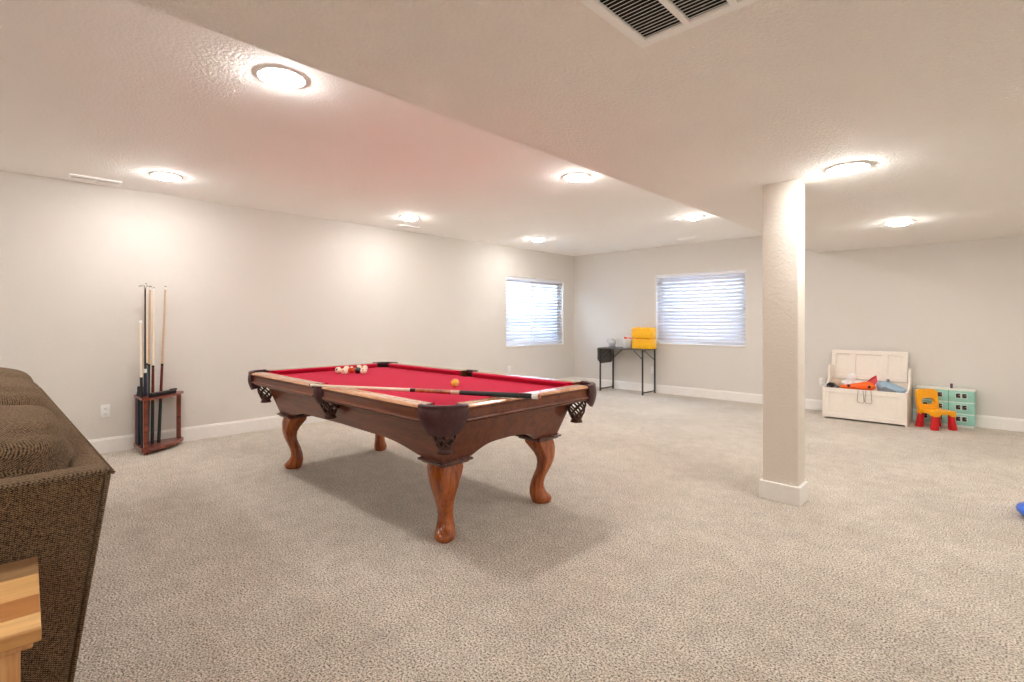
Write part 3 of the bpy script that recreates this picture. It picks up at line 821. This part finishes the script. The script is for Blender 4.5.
# ------------------------------------------------------------------ end table
et = thing('end_table', 'light wood plank end table beside the sofa arm at the lower left', 'end table', (-1.594, -.133, 0), math.radians(-2.5))
ez = .612; ex, ey = .214, .225
b = MB(); b.box(-ex, ex, -ey, ey, ez-.026, ez, M['plank'], .003); b.build('table_top', et)
b = MB(); b.box(-ex+.012, ex-.012, -ey+.012, ey-.012, ez-.040, ez-.026, M['pine'], .003)
b.box(-ex+.05, ex-.05, -ey+.05, ey-.05, ez-.11, ez-.040, M['pine']); b.build('apron', et)
for sx in (-1, 1):
    for sy in (-1, 1):
        b = MB(); x, y = sx*(ex-.045), sy*(ey-.062); b.box(x-.030, x+.030, y-.030, y+.030, 0, ez-.040, M['pine'], .003); b.build('leg', et)
b = MB(); b.box(-ex+.04, ex-.04, -ey+.055, ey-.055, .16, .18, M['plank'], .003); b.build('lower_shelf', et)

# ------------------------------------------------------------------ folding table with drop leaf
FX0, FX1, FY0, FY1, FZ = -5.075, -4.195, 7.455, 7.90, .752
ft = thing('drop_leaf_table', 'dark grey folding table with one leaf hanging down by the corner', 'table', ((FX0+FX1)/2, (FY0+FY1)/2, 0))
hx, hy = (FX1-FX0)/2, (FY1-FY0)/2
b = MB(); b.box(-hx, hx, -hy, hy, FZ-.018, FZ, M['ttop'], .003); b.build('table_top', ft)
b = MB(); poly = [(-hy, 0), (hy, 0), (hy, -.25), (hy-.03, -.275), (-hy+.09, -.275), (-hy, -.20)]
b.prism(poly, 0, .016, M['ttop'], Matrix(((0, 0, 1, -hx-.020), (1, 0, 0, 0), (0, 1, 0, FZ-.006), (0, 0, 0, 1))), .002); b.build('drop_leaf', ft)
for s in (-1, 1):
    for e in (-1, 1):
        x = s*(hx-.03); b = MB(); b.box(x-.011, x+.011, e*(hy-.02)-.011, e*(hy-.02)+.011, 0, FZ-.018, M['tmet'], .002); lg = b.build('leg', ft)
        k = MB(); k.box(x-.013, x+.013, e*(hy-.02)-.013, e*(hy-.02)+.013, 0, .012, M['black'], .002); k.build('foot_cap', lg)
    b = MB(); b.box(x-.009, x+.009, -hy+.03, hy-.03, .028, .046, M['tmet'], .002); b.build('stretcher', ft)
    b = MB(); b.tube([(x, hy-.02, FZ-.20), (x-s*.22, hy-.03, FZ-.025)], .007, M['tmet'], 8); b.build('brace', ft)
    b = MB(); b.tube([(x, -hy+.02, FZ-.17), (x-s*.17, -hy+.03, FZ-.025)], .007, M['tmet'], 8) if s > 0 else b.tube([(x, -hy+.02, FZ-.20), (x-s*.22, -hy+.03, FZ-.025)], .007, M['tmet'], 8); b.build('brace', ft)
# yellow building brick boxes
def brick(label, x, y, z, w, d, h, rz):
    r = thing('toy_brick_box', label, 'toy brick', (x, y, z), rz, 'yellow toy brick boxes')
    b = MB(); b.box(-w/2, w/2, -d/2, d/2, 0, h*.70, M['ybrick'], .006, 3); b.build('brick_body', r)
    b = MB(); b.box(-w/2-.003, w/2+.003, -d/2-.003, d/2+.003, h*.70, h*.88, M['ybrick'], .006, 3); lid = b.build('brick_lid', r)
    for i in range(4):
        for j in range(2):
            s = MB(); s.lathe([(.030, 0), (.030, .015), (.027, .019), (.001, .019)], M['ybrick'], 18, Matrix.Translation((-w/2+w*(i+.5)/4, -d/2+d*(j+.5)/2, h*.88))); shade_auto(s.build('stud', lid), 40)
brick('yellow toy brick box under another on the folding table', -4.315, 7.69, FZ+.001, .345, .19, .178, 0)
brick('yellow toy brick box on top of the other yellow brick', -4.325, 7.69, FZ+.001+.178*.88+.0195, .355, .19, .180, math.radians(-3))
# white bucket with small red things in it
bk = thing('toy_bucket', 'white toy bucket with red pieces on the folding table', 'bucket', (-4.615, 7.68, FZ+.001), .3); bk.scale = (1.12, 1.12, 1.12)
b = MB(); b.lathe([(.001, 0), (.062, 0), (.070, .004), (.082, .135), (.085, .140), (.081, .142), (.077, .138), (.068, .010), (.001, .008)], M['white'], 28); b.build('bucket_body', bk)
b = MB(); b.tube([(.083*math.cos(a), 0, .13+.050*math.sin(a)) for a in [PI*i/14 for i in range(15)]], .004, M['white'], 6); b.build('bucket_handle', bk)
b = MB(); b.sphere((-.03, -.035, .150), (.024, .024, .020), M['red'], 14, 10); b.sphere((-.005, -.03, .142), (.02, .02, .018), M['orange'], 14, 10)
b.prism([(0.01, 0), (.05, .0), (.055, .03), (.012, .035)], .10, .155, M['pink'], None, .004); b.lathe([(.001, .008), (.060, .008), (.066, .115), (.001, .130)], M['beige'], 18); tag(b.build('toy_pieces'), 'small red and orange toy pieces heaped in the white bucket', 'toy pieces', None, 'stuff').location = (-4.615, 7.68, FZ+.0045); bpy.data.objects['toy_pieces'].scale = (1.1, 1.1, 1.12)
# little silver grey pot with two side handles
gt = thing('toy_pot', 'small silver grey toy pot with two side handles on the folding table', 'toy', (-4.93, 7.68, FZ+.001), .55)
b = MB(); b.lathe([(.001, 0), (.060, 0), (.064, .010), (.058, .022), (.048, .030), (.001, .032)], M['slate'], 24); b.build('base', gt)
b = MB(); b.lathe([(.044, .028), (.060, .050), (.070, .080), (.068, .105), (.060, .118), (.063, .124), (.058, .126), (.001, .120)], M['greyp'], 28); b.build('body', gt)
b = MB(); b.lathe([(.056, .124), (.048, .136), (.028, .144), (.012, .146), (.012, .152), (.016, .158), (.010, .164), (.001, .165)], M['greyp'], 24); b.build('lid', gt)
for s_ in (-1, 1):
    b = MB(); b.tube([(s_*(.064+.034*math.sin(PI*k/10)), 0, .105-.028*math.cos(PI*k/10)+.012) for k in range(11)], .009, M['greyp'], 10); b.build('handle', gt)

# ------------------------------------------------------------------ white toy chest bench with open lid
BX0, BX1, BY0, BY1 = -1.628, -.778, 7.345, 7.80
cw = (BX1-BX0)/2; cd = (BY1-BY0)/2
tc = thing('toy_chest', 'white wooden toy chest bench with its lid open against the back wall', 'toy chest', ((BX0+BX1)/2, (BY0+BY1)/2, 0))
hz = .385
b = MB(); b.box(-cw+.022, cw-.022, -cd, -cd+.012, .02, hz, M['benchw'])
fr = .055
b.box(-cw+.022, cw-.022, -cd-.010, -cd, .02, .02+fr, M['benchw'], .003); b.box(-cw+.022, cw-.022, -cd-.010, -cd, hz-fr, hz, M['benchw'], .003)
b.box(-cw+.022, -cw+.022+fr, -cd-.010, -cd, .02+fr, hz-fr, M['benchw'], .003); b.box(cw-.022-fr, cw-.022, -cd-.010, -cd, .02+fr, hz-fr, M['benchw'], .003); b.build('front_panel', tc)
b = MB(); b.box(-cw+.022, cw-.022, cd-.014, cd, .02, .46, M['benchw']); b.build('back_panel', tc)
b = MB(); b.box(-cw+.022, cw-.022, -cd+.012, cd-.014, (.300), .315, M['benchw']); b.build('inner_tray', tc)
side = [(-cd-.014, 0), (-cd-.014, hz+.004), (-cd+.06, hz+.006), (-cd+.16, hz+.012), (-cd+.23, hz+.035), (-cd+.27, hz+.08), (-cd+.285, hz+.15), (-cd+.29, hz+.21), (-cd+.305, hz+.245), (-cd+.34, hz+.258), (cd-.03, hz+.258), (cd, hz+.25), (cd, 0)]
for s in (-1, 1):
    xx = -cw if s < 0 else cw-.022
    b = MB(); b.prism(side, 0, .022, M['benchw'], Matrix(((0, 0, 1, xx), (1, 0, 0, 0), (0, 1, 0, 0), (0, 0, 0, 1))), .003); b.build('side_panel', tc)
lm = Matrix.Translation((-.022, cd+.004, hz+.080)) @ Matrix.Rotation(math.radians(-9), 4, 'X')
b = MB(); lw, lh = cw-.024, .372
b.box(-lw, lw, .0, .010, 0, lh, M['benchw'], 0, 2, lm)
for z0, z1 in ((0, .05), (lh-.05, lh)): b.box(-lw, lw, -.022, 0, z0, z1, M['benchw'], .003, 2, lm)
for xa, xb in ((-lw, -lw+.05), (lw-.05, lw), (-lw+.20, -lw+.265), (lw-.265, lw-.20)): b.box(xa, xb, -.022, 0, .05, lh-.05, M['benchw'], .003, 2, lm)
lid = b.build('lid', tc)
for dx in (-.020, .058):
    b = MB(); w2 = .035
    b.tube([(dx-w2*.7, -cd-.013, hz-.004), (dx-w2*.85, -cd-.014, hz-.06), (dx-w2, -cd-.015, hz-.135), (dx-w2*.6, -cd-.016, hz-.152), (dx+w2*.6, -cd-.016, hz-.158), (dx+w2, -cd-.015, hz-.137), (dx+w2*.8, -cd-.014, hz-.05), (dx+w2*.7, -cd-.013, hz-.004)], .003, M['rope'], 6)
    b.build('rope_handle', tc)
# toys inside the chest (world positions)
cxw, cyw, zt = (BX0+BX1)/2, (BY0+BY1)/2, .3155
def lump(mb, c, r, m, seed, amp=.16, seg=26, rings=18):
    bb = bmesh.new(); bmesh.ops.create_uvsphere(bb, u_segments=seg, v_segments=rings, radius=1); rnd = random.Random(seed); ph = [rnd.uniform(0, 6.3) for _ in range(6)]
    for v in bb.verts:
        n = v.co.copy(); k = 1+amp*(math.sin(3*n.x+ph[0])*math.sin(3.4*n.y+ph[1])+.5*math.sin(5*n.z+ph[2]+2*n.x)+.4*math.sin(7*n.y+ph[3]))
        v.co = Vector((c[0]+n.x*r[0]*k, c[1]+n.y*r[1]*k, c[2]+n.z*r[2]*k))
    mb.add(bb, m, True)
# orange toy glider: long tapering hull with raised tail
g = thing('toy_glider', 'long orange toy glider lying across the open toy chest', 'toy', (cxw-.068, cyw-.125, zt+.084), math.radians(4))
b = MB(); rings = []
for i, (x, ry, rz, z) in enumerate(((-.24, .008, .006, -.004), (-.20, .022, .016, 0), (-.12, .034, .024, .004), (0, .042, .034, .012), (.08, .046, .042, .022), (.15, .040, .040, .026), (.20, .022, .026, .020), (.225, .006, .008, .012))):
    rings.append([Vector((.80*x, 1.15*ry*math.cos(a), z+1.35*rz*math.sin(a))) for a in [2*PI*j/16 for j in range(16)]])
b.loft(rings, M['orange'], True); b.build('hull', g)
b = MB(); b.prism([(-.02, -.085), (.10, -.085), (.08, .10), (0, .10)], -.006, .006, M['orange'], Matrix.Translation((0, 0, .004)), .003); b.build('wing', g)
for x in (-.09, .12):
    b = MB(); b.lathe([(.001, -.006), (.016, -.006), (.016, .006), (.001, .006)], M['black'], 14, Matrix.Translation((x, -.042, .022)) @ Matrix.Rotation(PI/2, 4, 'X')); b.build('wheel', g)
pk = thing('toy_spade', 'pink and red toy blade sticking up beside the orange glider', 'toy', (cxw+.045, cyw+.035, zt+.001), math.radians(12))
b = MB(); b.prism([(-.075, .02), (-.01, .01), (.060, .16), (.055, .225), (.025, .22), (-.055, .11)], -.010, .010, M['pink'], Matrix(((1, 0, 0, 0), (0, 0, -1, 0), (0, 1, 0, .0), (0, 0, 0, 1))), .005, 3); b.build('blade', pk)
b = MB(); b.tube([(-.085, -.018, .085), (-.05, -.019, .135), (.0, -.019, .19), (.050, -.019, .228)], .008, M['red'], 8); b.build('edge_rib', pk)
bl = thing('toy_boat', 'pale blue and slate toy boat at the right side of the chest', 'toy', (cxw+.248, cyw-.03, zt+.066), math.radians(-10))
b = MB(); rings = []
for x, ry, h0, h1 in ((-.145, .012, .02, .085), (-.11, .06, -.02, .105), (-.05, .095, -.045, .112), (.03, .10, -.05, .085), (.09, .085, -.045, .06), (.135, .05, -.03, .045), (.150, .02, -.01, .035)):
    rings.append([Vector((x, ry*math.cos(a), (h0+h1)/2+(h1-h0)/2*math.sin(a))) for a in [2*PI*j/18 for j in range(18)]])
b.loft(rings, M['bluegrey'], True); b.build('hull', bl)
b = MB(); b.prism([(-.05, -.040), (.075, -.040), (.085, -.015), (-.03, .028), (-.06, .012)], -.004, .004, M['slate'], Matrix(((1, 0, 0, 0), (0, 0, -1, -.098), (0, 1, 0, .025), (0, 0, 0, 1))), .002); b.build('side_stripe', bl)
b = MB(); b.lathe([(.016, .0), (.016, .024), (.010, .032), (.001, .033)], M['slate'], 14, Matrix.Translation((-.03, 0, .105))); b.build('knob', bl)
bc = thing('toy_car', 'small black toy car at the left end of the chest by the orange glider', 'toy car', (cxw-.328, cyw-.150, zt+.072), math.radians(-8))
b = MB(); b.prism([(-.064, .0), (.060, -.010), (.064, .012), (.034, .028), (.010, .054), (-.030, .058), (-.060, .032)], -.035, .035, M['black'], Matrix(((1, 0, 0, 0), (0, 0, -1, 0), (0, 1, 0, .0), (0, 0, 0, 1))), .007, 3); b.build('car_body', bc)
for x in (-.038, .040):
    for y in (-.036, .036):
        b = MB(); b.lathe([(.001, -.007), (.017, -.007), (.020, 0), (.017, .007), (.001, .007)], M['grey'], 16, Matrix.Translation((x, y, -.004)) @ Matrix.Rotation(PI/2, 4, 'X')); b.build('wheel', bc)
wb = thing('plush_bunny', 'white plush toy sitting behind the black car in the chest', 'plush toy', (cxw-.19, cyw+.095, zt+.016), .3)
b = MB(); lump(b, (0, 0, .075), (.085, .075, .075), M['plush'], 3); b.build('body', wb)
b = MB(); lump(b, (.02, -.01, .165), (.058, .052, .050), M['plush'], 5, .08); b.build('head', wb)
b = MB(); lump(b, (.09, -.02, .10), (.075, .04, .04), M['plush'], 8, .1); b.build('arm', wb)
bz = MB(); lump(bz, (0, 0, .07), (.055, .07, .07), M['beige'], 21); tag(bz.build('plush_cushion'), 'beige plush lump in the left corner of the toy chest', 'plush toy').location = (cxw-.328, cyw+.0, zt+.016)
bz = MB(); lump(bz, (0, 0, .06), (.036, .045, .058), M['beige'], 25); tag(bz.build('plush_bear'), 'tan plush lump between the pink blade and the blue boat', 'plush toy').location = (cxw+.130, cyw+.105, zt+.014)
# supports under the upper toys: a green ball and a grey block lower in the chest
bz = MB(); bz.sphere((0, 0, .018), .018, M['green']); tag(bz.build('toy_ball'), 'dark green toy ball half hidden under the orange glider', 'toy ball').location = (cxw-.04, cyw-.105, zt)

# ------------------------------------------------------------------ toddler chair
ch = thing('toddler_chair', 'yellow toddler chair with red legs in front of the teal toy house', 'child chair', (-.537, 7.50, 0), math.radians(45))
S = .122
b = MB()
n = 24; rings = []
b.box(-S, S, -S-.01, S, .182, .212, M['yseat'], .010, 4)
for a_, c_, e in ((-1, 0, 0), (1, 0, 0)): b.prism([(-S+.0, .185), (S, .185), (S, .15), (S-.05, .15), (S-.075, .172), (-S+.075, .172), (-S+.05, .15), (-S, .15)], -.008, .008, M['yseat'], Matrix(((0, 0, 1, a_*(S-.010)), (1, 0, 0, 0), (0, 1, 0, 0), (0, 0, 0, 1))), .003)
b.prism([(-S, .185), (S, .185), (S, .15), (S-.05, .15), (S-.075, .172), (-S+.075, .172), (-S+.05, .15), (-S, .15)], -.008, .008, M['yseat'], Matrix(((1, 0, 0, 0), (0, 0, 1, -S+.0), (0, 1, 0, 0), (0, 0, 0, 1))), .003)
b.build('seat', ch)
# backrest with an arched hand hole: loft a ring of outer outline to inner outline
b = MB()
outer, inner = [], []
N = 48
for i in range(N):
    a = 2*PI*i/N; ca, sa = math.cos(a), math.sin(a); p = 7
    k = (abs(ca)**p+abs(sa)**p)**(-1/p); outer.append((ca*k*S*1.0, .31+sa*k*.118))
    ki = (abs(ca)**2.6+abs(sa)**2.6)**(-1/2.6); zi = sa*ki*.036; inner.append((ca*ki*.080, .284+(zi*1.3 if zi > 0 else zi*.8)))
y0, y1 = S-.030, S
def V3(p, y): return Vector((p[0], y+.03*((p[1]-.2)/.22), p[1]))
b.loft([[V3(p, y0) for p in outer], [V3(p, y0-.004) for p in [(x*.97, .31+(z-.31)*.97) for x, z in outer]], [V3(p, y0-.004) for p in inner], [V3(p, y1) for p in inner], [V3(p, y1) for p in outer]], M['yseat'], False, False, True, True)
shade_auto(b.build('backrest', ch), 35)
for sx in (-1, 1):
    for sy in (-1, 1):
        b = MB(); rings = []
        for z, r, off in ((0, .034, .012), (.012, .037, .011), (.10, .031, .004), (.178, .026, 0)):
            rings.append([Vector((sx*(S-.030+off)+r*math.copysign(abs(math.cos(t))**.7, math.cos(t)), sy*(S-.030+off)+r*math.copysign(abs(math.sin(t))**.7, math.sin(t)), z)) for t in [2*PI*j/20 for j in range(20)]])
        b.loft(rings, M['red'], True); shade_auto(b.build('leg', ch), 40)

# ------------------------------------------------------------------ teal toy house
HX0, HX1, HY0, HY1 = -.735, -.215, 7.735, 7.902
hs = thing('toy_house', 'teal toy house with rows of dark windows against the back wall', 'toy house', ((HX0+HX1)/2, (HY0+HY1)/2, 0))
w, d = (HX1-HX0)/2, (HY1-HY0)/2
b = MB()
for k in range(3):
    b.box(-w, w, -d, d, .025+k*.132, .025+k*.132+.128, M['teal'], .012, 4)
b.build('body', hs)
b = MB()
for k in range(4): b.box(-w+.004, w-.004, -d+.004, d-.004, .018+k*.132, .030+k*.132, M['tealt'], .003)
b.box(-w+.01, w-.01, -d+.01, d-.01, 0, .02, M['tealt'], .003); b.build('floor_band', hs)
b = MB(); b.prism([(-w-.004, .420), (w+.004, .420), (w+.004, .430), (w-.10, .437), (w-.13, .444), (w-.17, .438), (-w+.1, .436), (-w-.004, .432)], -d-.004, d+.004, M['tealt'], Matrix(((1, 0, 0, 0), (0, 0, -1, 0), (0, 1, 0, 0), (0, 0, 0, 1))), .003); b.build('roof', hs)
b = MB(); b.box(.045, .068, -.03, 0, .434, .490, M['purp'], .003); b.build('chimney', hs)
b = MB(); b.box(.031, .036, -d-.001, -d+.004, .03, .42, M['green']); b.build('door_seam', hs)
for k in range(3):
    for x in (-.225, -.175, -.092, -.042, .118, .172):
        z = .025+k*.132+.074
        f = MB(); f.box(x-.024, x+.024, -d-.003, -d+.006, z-.030, z+.030, M['tealt'], .003)
        win = f.build('toy_window', hs)
        p_ = MB(); p_.box(x-.020, x+.020, -d-.0045, -d+.002, z-.025, z+.025, M['pdark'], .002); p_.box(x+.004, x+.020, -d-.006, -d, z+.002, z+.005, M['tealt']); p_.build('toy_pane', win)

# ------------------------------------------------------------------ blue toy at the right edge
b = MB(); b.lathe([(.001, 0), (.085, 0), (.120, .012), (.140, .040), (.143, .055), (.136, .070), (.122, .080), (.095, .086), (.05, .090), (.001, .091)], M['blue'], 40)
o = tag(b.build('toy_saucer'), 'glossy blue plastic toy on the carpet at the right edge', 'toy'); o.location = (.205, 4.50, 0)

# ------------------------------------------------------------------ world, camera, view
w = bpy.data.worlds.new('sky'); sc.world = w; w.use_nodes = True
bg = w.node_tree.nodes['Background']; bg.inputs['Color'].default_value = (.64, .81, 1.0, 1); bg.inputs['Strength'].default_value = 3.2
cam = bpy.data.cameras.new('camera'); co = bpy.data.objects.new('camera', cam); COL.objects.link(co)
cam.sensor_fit = 'HORIZONTAL'; cam.sensor_width = 36; cam.lens = F_PX/1024*36
cam.shift_y = -(341-HORIZON)/1024; cam.clip_start = .02
co.location = (0, 0, CAM_H); co.rotation_euler = (PI/2, 0, YAW)
sc.camera = co
sc.view_settings.view_transform = 'Standard'; sc.view_settings.look = 'None'; sc.view_settings.gamma = 1; sc.view_settings.use_curve_mapping = False
sc.view_settings.exposure = 2.22
sc.cycles.max_bounces = 16; sc.cycles.diffuse_bounces = 14; sc.cycles.use_denoising = True; sc.cycles.sample_clamp_indirect = 0
